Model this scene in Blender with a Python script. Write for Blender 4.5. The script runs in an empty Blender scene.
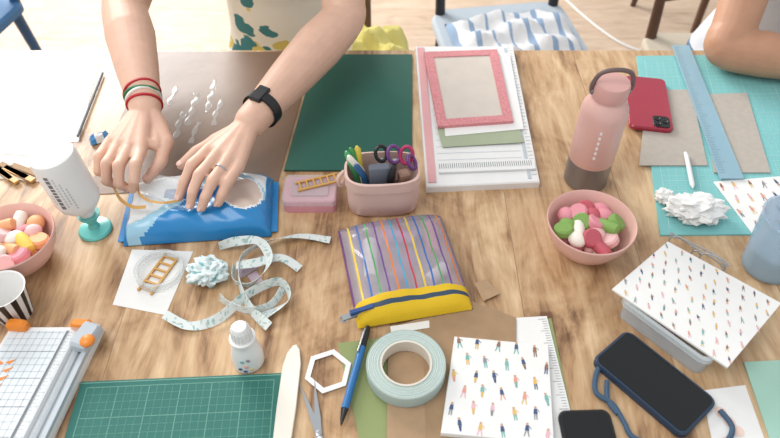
import bpy, bmesh, math, random
from mathutils import Vector, Matrix
R = random.Random(7)
TZ = 0.75
S = bpy.context.scene

# ---------------------------------------------------------------- materials
def lin(h):
    h = h.lstrip('#')
    o = []
    for i in (0, 2, 4):
        c = int(h[i:i+2], 16) / 255
        o.append(c/12.92 if c <= .04045 else ((c+.055)/1.055)**2.4)
    return (*o, 1)

MC = {}
def mat(name, col, rough=.5, metal=0, trans=0, alpha=1, bump=0, bscale=200, var=0, vscale=30, coat=0, sss=0, spec=.5):
    if name in MC: return MC[name]
    m = bpy.data.materials.new(name); m.use_nodes = True
    n = m.node_tree.nodes; l = m.node_tree.links; b = n['Principled BSDF']
    c = lin(col)
    b.inputs['Base Color'].default_value = c
    b.inputs['Roughness'].default_value = rough
    b.inputs['Metallic'].default_value = metal
    b.inputs['Transmission Weight'].default_value = trans
    b.inputs['Alpha'].default_value = alpha
    b.inputs['Coat Weight'].default_value = coat
    b.inputs['Specular IOR Level'].default_value = spec
    if sss:
        b.inputs['Subsurface Weight'].default_value = sss
        b.inputs['Subsurface Scale'].default_value = .01
        b.inputs['Subsurface Radius'].default_value = (1, .35, .2)
    tc = n.new('ShaderNodeTexCoord')
    nz = n.new('ShaderNodeTexNoise'); nz.inputs['Scale'].default_value = vscale; nz.inputs['Detail'].default_value = 4
    l.new(tc.outputs['Object'], nz.inputs['Vector'])
    v = var if var else .03
    r = n.new('ShaderNodeMapRange')
    r.inputs['From Min'].default_value = .3; r.inputs['From Max'].default_value = .7
    r.inputs['To Min'].default_value = 1-v; r.inputs['To Max'].default_value = 1+v*.5
    l.new(nz.outputs['Fac'], r.inputs['Value'])
    h = n.new('ShaderNodeHueSaturation'); h.inputs['Color'].default_value = c
    l.new(r.outputs[0], h.inputs['Value']); l.new(h.outputs[0], b.inputs['Base Color'])
    if bump:
        n2 = n.new('ShaderNodeTexNoise'); n2.inputs['Scale'].default_value = bscale; n2.inputs['Detail'].default_value = 5
        l.new(tc.outputs['Object'], n2.inputs['Vector'])
        bp = n.new('ShaderNodeBump'); bp.inputs['Strength'].default_value = bump; bp.inputs['Distance'].default_value = .002
        l.new(n2.outputs['Fac'], bp.inputs['Height']); l.new(bp.outputs[0], b.inputs['Normal'])
    MC[name] = m
    return m

def wood(name, light, mid, dark, plank=.14, rough=.42, axis='Y', contrast=1.0, gap=.012):
    m = bpy.data.materials.new(name); m.use_nodes = True
    n = m.node_tree.nodes; l = m.node_tree.links; b = n['Principled BSDF']
    tc = n.new('ShaderNodeTexCoord'); sp = n.new('ShaderNodeSeparateXYZ'); l.new(tc.outputs['Object'], sp.inputs[0])
    ax = 'X' if axis == 'Y' else 'Y'
    def math_(op, a, bb=None):
        q = n.new('ShaderNodeMath'); q.operation = op
        for i, w in enumerate((a, bb)):
            if w is None: continue
            if isinstance(w, (int, float)): q.inputs[i].default_value = w
            else: l.new(w, q.inputs[i])
        return q.outputs[0]
    d = math_('DIVIDE', sp.outputs[ax], plank)
    fl = math_('FLOOR', d); fr = math_('FRACT', d)
    wn = n.new('ShaderNodeTexWhiteNoise'); wn.noise_dimensions = '1D'; l.new(fl, wn.inputs['W'])
    off = n.new('ShaderNodeVectorMath'); off.operation = 'MULTIPLY_ADD'
    off.inputs[1].default_value = (7, 7, 7)
    l.new(wn.outputs['Color'], off.inputs[0]); l.new(tc.outputs['Object'], off.inputs[2])
    def noise(scl, sc, det, dist):
        mp = n.new('ShaderNodeMapping'); mp.inputs['Scale'].default_value = scl
        l.new(off.outputs[0], mp.inputs['Vector'])
        q = n.new('ShaderNodeTexNoise'); q.inputs['Scale'].default_value = sc; q.inputs['Detail'].default_value = det
        q.inputs['Distortion'].default_value = dist; q.inputs['Roughness'].default_value = .62
        l.new(mp.outputs[0], q.inputs['Vector']); return q.outputs['Fac']
    s1 = (9, 1.6, 1) if axis == 'Y' else (1.6, 9, 1)
    s2 = (60, 4, 1) if axis == 'Y' else (4, 60, 1)
    s3 = (3, 1.6, 1) if axis == 'Y' else (1.6, 3, 1)
    a = noise(s1, 2.4, 8, 1.6); f = noise(s2, 3, 6, .5); k = noise(s3, 2.6, 4, 1.8)
    mix = math_('ADD', math_('MULTIPLY', a, .42), math_('ADD', math_('MULTIPLY', f, .16), math_('MULTIPLY', k, .42)))
    pv = math_('MULTIPLY', math_('SUBTRACT', wn.outputs['Value'], .5), .05)
    mix = math_('ADD', mix, pv)
    cr = n.new('ShaderNodeValToRGB'); e = cr.color_ramp.elements
    e[0].position = .5-.15/contrast; e[0].color = lin(dark)
    e[1].position = .5+.11/contrast; e[1].color = lin(light)
    x = e.new(.5-.035); x.color = lin(mid)
    l.new(mix, cr.inputs[0])
    g = math_('LESS_THAN', fr, gap)
    mx = n.new('ShaderNodeMix'); mx.data_type = 'RGBA'
    l.new(math_('MULTIPLY', g, .6), mx.inputs[0]); l.new(cr.outputs[0], mx.inputs[6]); mx.inputs[7].default_value = lin(dark)
    l.new(mx.outputs[2], b.inputs['Base Color'])
    b.inputs['Roughness'].default_value = rough
    bp = n.new('ShaderNodeBump'); bp.inputs['Strength'].default_value = .25; bp.inputs['Distance'].default_value = .002
    l.new(mix, bp.inputs['Height']); l.new(bp.outputs[0], b.inputs['Normal'])
    return m

def print_fabric(name, base, c1, c2, scale=16, thr=.5, size=.36, alpha=1):
    m = bpy.data.materials.new(name); m.use_nodes = True
    n = m.node_tree.nodes; l = m.node_tree.links; b = n['Principled BSDF']
    tc = n.new('ShaderNodeTexCoord')
    nz = n.new('ShaderNodeTexNoise'); nz.inputs['Scale'].default_value = 25; l.new(tc.outputs['Object'], nz.inputs['Vector'])
    ad = n.new('ShaderNodeVectorMath'); ad.operation = 'MULTIPLY_ADD'; ad.inputs[1].default_value = (.06, .06, .06)
    l.new(nz.outputs['Color'], ad.inputs[0]); l.new(tc.outputs['Object'], ad.inputs[2])
    vo = n.new('ShaderNodeTexVoronoi'); vo.inputs['Scale'].default_value = scale; l.new(ad.outputs[0], vo.inputs['Vector'])
    cr = n.new('ShaderNodeValToRGB'); cr.color_ramp.interpolation = 'CONSTANT'; e = cr.color_ramp.elements
    e[0].position = 0; e[0].color = (1, 1, 1, 1); e[1].position = size; e[1].color = (0, 0, 0, 1)
    l.new(vo.outputs['Distance'], cr.inputs[0])
    sc = n.new('ShaderNodeSeparateColor'); l.new(vo.outputs['Color'], sc.inputs[0])
    gt = n.new('ShaderNodeMath'); gt.operation = 'GREATER_THAN'; gt.inputs[1].default_value = thr; l.new(sc.outputs[0], gt.inputs[0])
    m1 = n.new('ShaderNodeMix'); m1.data_type = 'RGBA'; m1.inputs[6].default_value = lin(c1); m1.inputs[7].default_value = lin(c2)
    l.new(gt.outputs[0], m1.inputs[0])
    m2 = n.new('ShaderNodeMix'); m2.data_type = 'RGBA'; m2.inputs[6].default_value = lin(base)
    l.new(cr.outputs[0], m2.inputs[0]); l.new(m1.outputs[2], m2.inputs[7]); l.new(m2.outputs[2], b.inputs['Base Color'])
    b.inputs['Roughness'].default_value = .85; b.inputs['Alpha'].default_value = alpha
    return m

# ---------------------------------------------------------------- mesh builder
def TM(x=0, y=0, z=0, rz=0, rx=0, ry=0):
    return Matrix.Translation((x, y, z)) @ Matrix.Rotation(rz, 4, 'Z') @ Matrix.Rotation(ry, 4, 'Y') @ Matrix.Rotation(rx, 4, 'X')
def align(p, d):
    d = Vector(d).normalized()
    return Matrix.Translation(Vector(p)) @ d.to_track_quat('Z', 'Y').to_matrix().to_4x4()
def cat(pts, n=8, closed=False):
    P = [Vector(p) for p in pts]; out = []; N = len(P)
    rng = N if closed else N-1
    for i in range(rng):
        if closed: a, b, c, d = P[(i-1) % N], P[i], P[(i+1) % N], P[(i+2) % N]
        else: a, b, c, d = P[max(i-1, 0)], P[i], P[i+1], P[min(i+2, N-1)]
        for k in range(n):
            t = k/n
            out.append(.5*((2*b)+(c-a)*t+(2*a-5*b+4*c-d)*t*t+(3*b-a-3*c+d)*t**3))
    if not closed: out.append(P[-1])
    return out
def rrect(w, d, r, n=5):
    o = []
    for cx, cy, a0 in ((w/2-r, d/2-r, 0), (-w/2+r, d/2-r, 90), (-w/2+r, -d/2+r, 180), (w/2-r, -d/2+r, 270)):
        for i in range(n+1):
            a = math.radians(a0+90*i/n); o.append((cx+r*math.cos(a), cy+r*math.sin(a)))
    return o

class M:
    def __init__(s): s.bm = bmesh.new(); s.mats = []
    def mi(s, m):
        if m not in s.mats: s.mats.append(m)
        return s.mats.index(m)
    def add(s, vs, fs, m, T=None):
        vv = [s.bm.verts.new((T @ Vector(v)) if T else Vector(v)) for v in vs]
        for i, f in enumerate(fs):
            try: q = s.bm.faces.new([vv[k] for k in f])
            except ValueError: continue
            q.material_index = s.mi(m[i] if isinstance(m, list) else m); q.smooth = True
    def box(s, cx, cy, cz, sx, sy, sz, m, T=None, rot=0, bev=None):
        b = min(sx, sy, sz)*.12 if bev is None else bev
        pts = rrect(sx, sy, max(b, 1e-5), 2)
        t = TM(cx, cy, cz-sz/2, rot)
        s.prism(pts, 0, sz, m, bev=b, T=(T @ t) if T else t)
    def prism(s, pts, z0, z1, m, bev=0, top=None, T=None):
        n = len(pts); cx = sum(p[0] for p in pts)/n; cy = sum(p[1] for p in pts)/n
        def ins(p):
            d = math.hypot(p[0]-cx, p[1]-cy) or 1
            return (p[0]-(p[0]-cx)/d*bev, p[1]-(p[1]-cy)/d*bev)
        vs = [(p[0], p[1], z0) for p in pts]
        rings = 2
        if bev:
            vs += [(p[0], p[1], z1-bev) for p in pts]; vs += [(*ins(p), z1) for p in pts]; rings = 3
        else: vs += [(p[0], p[1], z1) for p in pts]
        fs = []; ms = []
        for r in range(rings-1):
            for i in range(n):
                j = (i+1) % n; fs.append((r*n+i, r*n+j, (r+1)*n+j, (r+1)*n+i)); ms.append(m)
        fs.append(tuple(range(n))[::-1]); ms.append(m)
        fs.append(tuple((rings-1)*n+i for i in range(n))); ms.append(top or m)
        s.add(vs, fs, ms, T)
    def ringprism(s, outer, inner, z0, z1, m, T=None):
        n = len(outer)
        vs = [(*p, z0) for p in outer]+[(*p, z0) for p in inner]+[(*p, z1) for p in outer]+[(*p, z1) for p in inner]
        fs = []
        for i in range(n):
            j = (i+1) % n
            fs += [(i, j, 2*n+j, 2*n+i), (n+j, n+i, 3*n+i, 3*n+j), (2*n+i, 2*n+j, 3*n+j, 3*n+i), (j, i, n+i, n+j)]
        s.add(vs, fs, m, T)
    def lathe(s, prof, m, seg=32, T=None, fn=None, sx=1, sy=1):
        vs = []; fs = []; ms = []
        for r, z in prof:
            for k in range(seg):
                a = 2*math.pi*k/seg; vs.append((r*math.cos(a)*sx, r*math.sin(a)*sy, z))
        for i in range(len(prof)-1):
            for k in range(seg):
                j = (k+1) % seg
                fs.append((i*seg+k, i*seg+j, (i+1)*seg+j, (i+1)*seg+k)); ms.append(fn(i, k) if fn else (m[i] if isinstance(m, list) else m))
        m0 = ms[0]; m1 = ms[-1]
        if prof[0][0] > 1e-6 and prof[0] != prof[-1]: fs.append(tuple(range(seg))[::-1]); ms.append(m0)
        if prof[-1][0] > 1e-6 and prof[0] != prof[-1]: fs.append(tuple((len(prof)-1)*seg+k for k in range(seg))); ms.append(m1)
        s.add(vs, fs, ms, T)
    def tube(s, pts, r, m, seg=10, closed=False, T=None):
        P = [Vector(p) for p in pts]; n = len(P); vs = []; fs = []
        rr = r if isinstance(r, (list, tuple)) else [r]*n
        up = None
        for i in range(n):
            a = P[(i-1) % n] if (closed or i > 0) else P[i]
            b = P[(i+1) % n] if (closed or i < n-1) else P[i]
            t = (b-a).normalized()
            if up is None:
                up = t.orthogonal().normalized()
            up = (up-t*up.dot(t)).normalized(); sd = t.cross(up)
            for k in range(seg):
                q = 2*math.pi*k/seg; vs.append(P[i]+(up*math.cos(q)+sd*math.sin(q))*rr[i])
        for i in range(n if closed else n-1):
            ii = (i+1) % n
            for k in range(seg):
                j = (k+1) % seg; fs.append((i*seg+k, i*seg+j, ii*seg+j, ii*seg+k))
        if not closed: fs.append(tuple(range(seg))[::-1]); fs.append(tuple((n-1)*seg+k for k in range(seg)))
        s.add(vs, fs, m, T)
    def ell(s, c, rad, m, T=None, rz=0, rx=0, ry=0, nu=16, nv=10, lump=0):
        if isinstance(rad, (int, float)): rad = (rad,)*3
        t = TM(*c, rz, rx, ry)
        if T: t = T @ t
        vs = [(0, 0, -rad[2])]; fs = []
        for i in range(1, nv):
            p = math.pi*i/nv-math.pi/2
            for k in range(nu):
                a = 2*math.pi*k/nu; f = 1+(R.uniform(-lump, lump) if lump else 0)
                vs.append((rad[0]*math.cos(p)*math.cos(a)*f, rad[1]*math.cos(p)*math.sin(a)*f, rad[2]*math.sin(p)*f))
        vs.append((0, 0, rad[2])); e = len(vs)-1
        for k in range(nu):
            j = (k+1) % nu; fs.append((0, 1+j, 1+k)); fs.append((e, e-nu+k, e-nu+j))
            for i in range(nv-2): fs.append((1+i*nu+k, 1+i*nu+j, 1+(i+1)*nu+j, 1+(i+1)*nu+k))
        s.add(vs, fs, m, t)
    def strip(s, pts, w, tw, m):
        # ribbon: tw = list of twist angles (0 = standing on edge, pi/2 = lying flat)
        P = [Vector(p) for p in pts]; n = len(P); vs = []; fs = []
        for i in range(n):
            t = (P[min(i+1, n-1)]-P[max(i-1, 0)]).normalized(); nn = Vector((0, 0, 1)).cross(t).normalized()
            f = i/(n-1)*(len(tw)-1); k = min(int(f), len(tw)-2); a = tw[k]+(tw[k+1]-tw[k])*(f-k)
            d = Vector((0, 0, 1))*math.cos(a)+nn*math.sin(a); off = nn*.0003 if math.cos(a) > .5 else Vector((0, 0, .0003))
            for q in (P[i]-d*w/2, P[i]+d*w/2): vs.append(q+off); vs.append(q-off)
        for i in range(n-1):
            a = i*4; b = a+4; fs += [(a, a+2, b+2, b), (a+1, b+1, b+3, a+3), (a, b, b+1, a+1), (a+2, a+3, b+3, b+2)]
        s.add(vs, fs, m)
    def pillow(s, w, d, h, nx, ny, fn, p=4, q=.5, base=0, T=None, wr=0):
        vs = []; fs = []; ms = []
        def hh(u, v):
            f = max(0, (1-abs(u)**p))**q*max(0, (1-abs(v)**p))**q
            return f*(h+wr*(math.sin(u*7+v*4)+math.sin(v*9-u*3)+.6*math.sin(u*17+v*13)))
        for side in (1, 0):
            for j in range(ny+1):
                for i in range(nx+1):
                    u = 2*i/nx-1; v = 2*j/ny-1
                    z = hh(u, v)
                    vs.append((u*w/2, v*d/2, base+.001+(z if side else 0)))
        N = (nx+1)*(ny+1)
        for side in (1, 0):
            o = 0 if side else N
            for j in range(ny):
                for i in range(nx):
                    a = o+j*(nx+1)+i; f = (a, a+1, a+nx+2, a+nx+1)
                    fs.append(f if side else f[::-1]); ms.append(fn(2*(i+.5)/nx-1, 2*(j+.5)/ny-1))
        s.add(vs, fs, ms, T)
    def quad(s, cs, z, m):
        s.add([(*c, z) for c in cs], [tuple(range(len(cs)))], m)
    def done(s, name, x=0, y=0, z=0, rot=0, sharp=38, parent=None):
        me = bpy.data.meshes.new(name); bmesh.ops.remove_doubles(s.bm, verts=s.bm.verts, dist=1e-6)
        bmesh.ops.recalc_face_normals(s.bm, faces=s.bm.faces)
        s.bm.to_mesh(me); s.bm.free()
        for m in s.mats: me.materials.append(m)
        me.set_sharp_from_angle(angle=math.radians(sharp))
        ob = bpy.data.objects.new(name, me); S.collection.objects.link(ob)
        ob.location = (x, y, z+(0 if parent else TZ)); ob.rotation_euler = (0, 0, rot)
        if parent: ob.parent = parent
        return ob

def bil(cs, u, v):   # corners TL,TR,BR,BL ; u right, v down
    a, b, c, d = [Vector(p) for p in cs]
    return (a*(1-u)+b*u)*(1-v)+(d*(1-u)+c*u)*v
def cen(cs):
    n = len(cs); return sum(c[0] for c in cs)/n, sum(c[1] for c in cs)/n
def loc(cs):
    x, y = cen(cs); return [(c[0]-x, c[1]-y) for c in cs], x, y
def sheet(name, cs, z, th, m, bev=0):
    l, x, y = loc(cs); b = M(); b.prism(l, 0, th, m, bev=bev); return b.done(name, x, y, z)
def lineq(b, cs, u0, v0, u1, v1, w, z, m):
    p = bil(cs, u0, v0); q = bil(cs, u1, v1); d = (q-p).normalized(); nn = Vector((-d.y, d.x))*w/2
    b.quad([p-nn, q-nn, q+nn, p+nn], z, m)

FIGC = [mat('print_'+k, c, .7) for k, c in (('navy', '#46587c'), ('coral', '#dd9a86'), ('mustard', '#dcb56b'), ('teal', '#79b0aa'), ('grey', '#8b8b90'), ('rose', '#e0b4bc'), ('brown', '#8f6d59'))]
SKINP = mat('print_skin', '#c99c7e', .7)
def figure(b, p, s, a, z):
    c, d = R.choice(FIGC), R.choice(FIGC); ca, sa = math.cos(a), math.sin(a)
    def Q(x, y): return (p[0]+(x*ca-y*sa)*s, p[1]+(x*sa+y*ca)*s)
    b.quad([Q(.10*math.cos(k*1.047), .48+.10*math.sin(k*1.047)) for k in range(6)], z, SKINP)
    b.quad([Q(-.15, -.02), Q(.15, -.02), Q(.10, .38), Q(-.10, .38)], z, c)
    k = R.choice((.0, .08, -.06))
    b.quad([Q(-.12-k, -.45), Q(-.05-k, -.45), Q(-.01, -.02), Q(-.11, -.02)], z, d)
    b.quad([Q(.05+k, -.45), Q(.12+k, -.45), Q(.11, -.02), Q(.01, -.02)], z, d)
    if R.random() < .4: b.quad([Q(.12, .30), Q(.28, .12), Q(.31, .16), Q(.12, .37)], z, c)
def figcard(name, cs, z, th, nu, nv, s, a, m, bev=0):
    l, x, y = loc(cs); b = M(); b.prism(l, 0, th, m, bev=bev)
    for j in range(nv):
        for i in range(nu):
            u = (i+.5+(.25 if j % 2 else -.2))/nu; v = (j+.5)/nv
            figure(b, bil(l, u+R.uniform(-.02, .02), v+R.uniform(-.02, .02)), s, a+R.uniform(-.2, .2), th+.0003)
    return b.done(name, x, y, z)

WHITE = mat('white_paper', '#e9e8e6', .75)
WHITE2 = mat('white_plastic', '#e5e5e4', .35)
BLACK = mat('black_plastic', '#17181b', .35)
STEEL = mat('brushed_steel', '#b9bcc0', .28, metal=1)
KRAFT = mat('kraft_card', '#ad8f70', .85, var=.08, vscale=60)
CHIP = mat('grey_chipboard', '#b3aaa0', .9, var=.06, vscale=90)
CLEAR = mat('clear_plastic', '#e8eef2', .08, alpha=.28)
INK = mat('grey_ink', '#6d7278', .7)
GOLD = mat('gold_wood', '#cf9f58', .4)
PINK = mat('pink_ceramic', '#e4b7ac', .38)

# ---------------------------------------------------------------- room
fl = M(); fl.box(0, 0, -.05, 9, 9, .1, wood('oak_floor', '#d6c0aa', '#c4ab94', '#a0846c', plank=.12, rough=.5, axis='X', contrast=.8, gap=.03), bev=.001)
fl.done('floor', 0, 1.5, -TZ)
WALL = mat('wall_paint', '#ece8e1', .9)
wb = M()
for (cx, cz, sx, sz) in ((1.9, 1.35, 5.2, 2.7), (-4.25, 1.35, .5, 2.7), (-2.35, .45, 3.3, .9), (-2.35, 2.6, 3.3, .2)):
    wb.box(cx, 0, cz, sx, .12, sz, WALL, bev=.001)
wb.done('wall_back', 0, 5.95, -TZ)
wf = M(); FR = mat('window_frame', '#f4f4f2', .4)
for cx in (-3.98, -2.35, -.72): wf.box(cx, 0, 1.7, .06, .08, 1.6, FR)
for cz in (.93, 2.47): wf.box(-2.35, 0, cz, 3.3, .08, .06, FR)
wf.box(-2.35, 0, 1.7, 3.2, .01, 1.5, CLEAR, bev=.0005)
wf.done('window_1', 0, 5.93, -TZ)
wl = M(); wl.box(0, 0, 1.35, .12, 9, 2.7, WALL, bev=.001); wl.done('wall_left', -4.45, 1.45, -TZ)
bs = M(); bs.box(0, 0, .05, 8.8, .02, .1, FR); bs.done('baseboard_back', 0.05, 5.87, -TZ)

# ---------------------------------------------------------------- table
TW = wood('mango_wood', '#d8ba94', '#b5906a', '#6f4d33', plank=.19, rough=.36, axis='Y', contrast=1.1, gap=.006)
t = M()
t.box(0, 0, -.02, 2.5, 1.04, .04, TW, bev=.004)
t.box(0, .46, -.075, 2.3, .02, .07, TW); t.box(0, -.46, -.075, 2.3, .02, .07, TW)
for sx in (-1, 1):
    t.box(sx*1.17, 0, -.075, .02, .9, .07, TW)
    for sy in (-1, 1): t.box(sx*1.17, sy*.45, -.395, .07, .07, .71, TW)
t.done('wooden_table', 0, .71, 0)

def chair(name, x, y, rot, wm, sm):
    c = M()
    c.prism(rrect(.42, .42, .06), .42, .45, sm, bev=.01)
    for sx in (-1, 1):
        for sy in (-1, 1):
            c.tube([(sx*.17, sy*.17, .42), (sx*.2, sy*.2, 0)], [.018, .012], wm)
        c.tube([(sx*.18, .18, .43), (sx*.185, .22, .82)], [.016, .012], wm)
    for z in (.56, .68, .79):
        c.tube(cat([(-.18, .2+z*.02, z), (0, .235+z*.02, z), (.18, .2+z*.02, z)], 6), .015, wm)
    c.done(name, x, y, -TZ, rot)
DW = mat('dark_wood', '#5a3d2c', .45, var=.1)
chair('dining_chair', -.25, 1.56, 0, DW, mat('yellow_cushion', '#e6d98a', .9, bump=.4, bscale=60))
chair('dining_chair', .95, 1.58, 0, DW, mat('beige_cushion', '#cfc3b0', .9))
chair('dining_chair', .36, 1.74, 0.15, mat('black_metal', '#20242a', .4), mat('blue_grey_seat', '#b4bec8', .9))
chair('dining_chair', -1.40, 1.83, -.2, mat('blue_paint', '#2a5580', .4), mat('blue_seat', '#3c6f9f', .6))
chair('dining_chair', 1.32, 2.6, .3, DW, DW)
# striped cloth on the chair, floor cable
c = M(); BL = mat('cloth_blue', '#8fa6c2', .9); CW = mat('cloth_white', '#e2e2e4', .9)
c.pillow(.36, .30, .045, 48, 20, lambda u, v: BL if int((u+1)*14) % 4 == 0 else CW, wr=.010)
c.done('striped_cloth_bag', .365, 1.705, -TZ+.4515, .15)
c = M(); c.tube(cat([(.74, 2.95, 0), (.78, 2.78, 0), (.883, 2.53, 0), (.994, 2.38, 0), (1.2, 2.3, 0)], 8), .005, WHITE2)
c.done('power_cable', 0, 0, -TZ+.005)

# ---------------------------------------------------------------- left side sheets
cs = [(-.86, 1.215), (-.60, 1.215), (-.56, .935), (-.82, .93)]
l, x, y = loc(cs); b = M(); b.prism(l, 0, .0008, WHITE)
LI = mat('pale_ink', '#bcc2c8', .7)
for i in range(9): lineq(b, l, .1, .1+i*.09, .9, .1+i*.09, .0011, .0011, LI)
b.done('pattern_sheet', x, y, 0)
cs = [(-.78, .96), (-.578, .932), (-.585, .83), (-.78, .85)]
l, x, y = loc(cs); b = M(); b.prism(l, 0, .0008, WHITE)
OR = mat('orange_ink', '#e08a4a', .6)
for i in range(4): lineq(b, l, .3, .3+i*.14, .9, .28+i*.14, .0012, .0011, (LI, OR)[i % 2])
b.done('pattern_sheet', x, y, .0014)
b = M(); b.tube([(-.574, 1.14, .004), (-.563, .945, .004)], .0025, INK); b.done('grey_pencil', 0, 0, .0014)
b = M()
for i in range(5): b.box(-.668+i*.012, .86+(-1)**i*.004, .003, .01, .07, .004, (KRAFT, GOLD)[i % 2], rot=.9+i*.06)
b.done('craft_sticks', 0, -.01, .0024)
b = M(); WB = mat('wrapper_blue', '#4a90c8', .3)
b.pillow(.035, .02, .012, 10, 8, lambda u, v: WB if abs(u) > .4 else WHITE, wr=.002); b.done('candy_wrapper', -.522, .94, .0012, .5)
b = M(); BR = mat('brown_plastic_film', '#7a5f4b', .40, var=.15, vscale=9, bump=.5, bscale=14)
l, x, y = loc([(-.50, 1.222), (-.158, 1.222), (-.19, .825), (-.505, .80)]); b.prism(l, 0.0002, .0012, BR)
STREAK = mat('pale_streak', '#e4e2df', .12, alpha=.42, coat=.5)  # pale translucent streaks lying flat on the film
FLAT = Matrix.Translation((0, 0, .0014)) @ Matrix.Diagonal((1, 1, .10, 1))
for (px, py, n, r_) in ((-.345, 1.12, 6, .006), (-.372, 1.08, 6, .007), (-.325, 1.06, 5, .005), (-.39, 1.02, 5, .006), (-.355, .99, 4, .005), (-.42, 1.10, 4, .006)):
    p = [(px-x+R.uniform(-.003, .003), py-y-.020*k, 0) for k in range(n)]
    P = cat(p, 4); b.tube(P, [r_*(.25+.75*abs(math.sin(i*.55+px*30))) for i in range(len(P))], STREAK, 8, T=FLAT)
b.done('brown_protective_film', x, y, 0)

# glue bottle upside-down in its teal stand
b = M(); TE = mat('teal_plastic', '#6cc3bd', .3); 
b.lathe([(.025, 0), (.026, .003), (.024, .006), (.009, .010), (.0065, .018), (.010, .026), (.016, .034), (.017, .038), (.0135, .038)], TE)
G = TM(0, 0, .03, 0, 0, -.10)
b.lathe([(.006, 0), (.013, .012), (.013, .018), (.023, .026), (.0305, .036), (.033, .046), (.033, .122), (.031, .130), (.024, .134), (0, .135)], WHITE2, T=G, seg=48)
for k, (h0, h1, da) in enumerate(((.052, .115, 0), (.055, .11, .25), (.06, .10, .42), (.05, .09, .58), (.06, .08, -.25))):
    z = h0
    while z < h1:
        st = R.uniform(.004, .008) if k == 0 else .0035
        a = -math.pi/2-.15+da; w = .10 if k == 0 else .035
        vs = [(.0333*math.cos(a+e), .0333*math.sin(a+e), zz) for zz in (z, z+st) for e in (-w, 0, w)]
        b.add(vs, [(0, 1, 4, 3), (1, 2, 5, 4)], (INK if k == 0 else LI), G); z += st+.0018
b.done('glue_bottle', -.466, .722, 0)

# candy bowls
def bowl(x, y, n, seed, cols):
    rr = random.Random(seed)
    b = M(); b.lathe([(.0, .0), (.033, 0), (.036, .003), (.05, .014), (.061, .034), (.0665, .056), (.0655, .058), (.0635, .056), (.058, .036), (.047, .018), (.03, .009), (0, .007)], PINK, 48)
    b.done('candy_bowl', x, y, 0)
    c = M()
    for i in range(26):
        a = i*2.4; r = .040*math.sqrt((i+.5)/26); c.ell((r*math.cos(a), r*math.sin(a), .030), (.011, .010, .010), rr.choice(cols), rz=a)
    for i in range(n):
        a = i*2.4+.3; r = .045*math.sqrt((i+.5)/n); z = .052-.004*(r/.047)**2+rr.uniform(-.004, .005)
        m = cols[i % len(cols)]; p = (r*math.cos(a), r*math.sin(a), z-.006); k = rr.random()
        if k < .4: c.ell(p, (.0145, .0125, .010), m, rz=rr.uniform(0, 3), rx=rr.uniform(-.5, .5))
        elif k < .75:
            d = Vector((math.cos(a*3), math.sin(a*3), rr.uniform(-.3, .3)))*.015
            q = Vector(p); c.tube([q-d*1.1, q-d, q-d*.5, q, q+d*.5, q+d, q+d*1.1], [.005, .0085, .0098, .0098, .0098, .0085, .005], m, 12)
        else:
            c.lathe([(0, -.007), (.012, -.007), (.0145, -.004), (.0145, .004), (.012, .007), (0, .007)], m, 16, T=TM(*p, 0, rr.uniform(-.7, .7), rr.uniform(-.7, .7)))
    c.done('candies', x, y, .002)
cp = lambda n, h: mat('candy_'+n, h, .6, bump=.3, bscale=500)
PK, GR, WH, RD, OG, YL, LP = cp('pink', '#dd8f9b'), cp('green', '#7da352'), cp('white', '#eee4da'), cp('red', '#bd5663'), cp('orange', '#e8a878'), cp('yellow', '#e6c759'), cp('pale_pink', '#e9b9b8')
bowl(.301, .689, 18, 3, [PK, GR, LP, RD, WH, GR, PK, RD])
bowl(-.560, .660, 17, 5, [WH, LP, OG, PK, WH, YL, OG])

# striped paper cup
b = M(); b.lathe([(0, .002), (.022, .002), (.023, 0), (.032, .055), (.033, .056), (.031, .055), (.021, .004), (0, .004)], WHITE, 48, fn=lambda i, k: BLACK if (k//2) % 2 and i in (2, 3) else WHITE)
b.done('striped_paper_cup', -.533, .563, 0)

# rotary paper trimmer
cs = [(-.524, .532), (-.398, .532), (-.424, .29), (-.56, .29)]
l, x, y = loc(cs); b = M(); ORP = mat('orange_plastic', '#ea8a30', .35); TG = mat('trimmer_grey', '#b9c1c8', .3); TB = mat('trimmer_bed', '#d6dce0', .35)
b.prism(l, 0, .012, WHITE2, bev=.002)
b.prism([bil(l, *q) for q in ((.04, .03), (.64, .03), (.64, .97), (.04, .97))], .012, .0124, TB)
for i in range(1, 24): lineq(b, l, .05, i/24, .63, i/24, .0007, .0127, INK if i % 4 == 0 else LI)
for i in range(1, 8): lineq(b, l, .05+i*.075, .03, .05+i*.075, .97, .0007, .0127, LI)
lineq(b, l, .66, .03, .66, .97, .004, .0126, INK)
for i in range(48): lineq(b, l, .68, i/48, .72 if i % 4 else .75, i/48, .0006, .0126, INK)
def rail(u, z, w, h, m):
    p, q = bil(l, u, .0), bil(l, u, 1.0); mid = (p+q)/2; L = (q-p).length; a = math.atan2(q.y-p.y, q.x-p.x)+math.pi/2
    b.box(mid.x, mid.y, z, w, L, h, m, rot=a)
rail(.80, .018, .022, .008, CLEAR); rail(.80, .015, .004, .004, INK); rail(.97, .013, .006, .012, TG); rail(.885, .014, .003, .004, TG)
for u, v in ((.80, .0), (.10, .0)):
    p = bil(l, u, v); b.box(p.x, p.y-.002, .015, .028, .014, .022, ORP, bev=.004, rot=-.08)
p = bil(l, 1.0, .10)
b.box(p.x-.008, p.y, .024, .026, .04, .016, TG, bev=.004, rot=-.3); b.ell((p.x, p.y-.012, .032), (.010, .010, .006), ORP)
for i in range(8):   # orange leaf emblem
    q = bil(l, .16+.02*math.sin(i), .24+.05*i)
    b.prism([(q.x-.016, q.y-.004), (q.x-.004, q.y+.003), (q.x+.001, q.y), (q.x-.006, q.y-.005)], .0124, .0130, ORP)
    b.prism([(q.x+.003, q.y+.001), (q.x+.016, q.y+.006), (q.x+.009, q.y-.002)], .0124, .0130, ORP)
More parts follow.
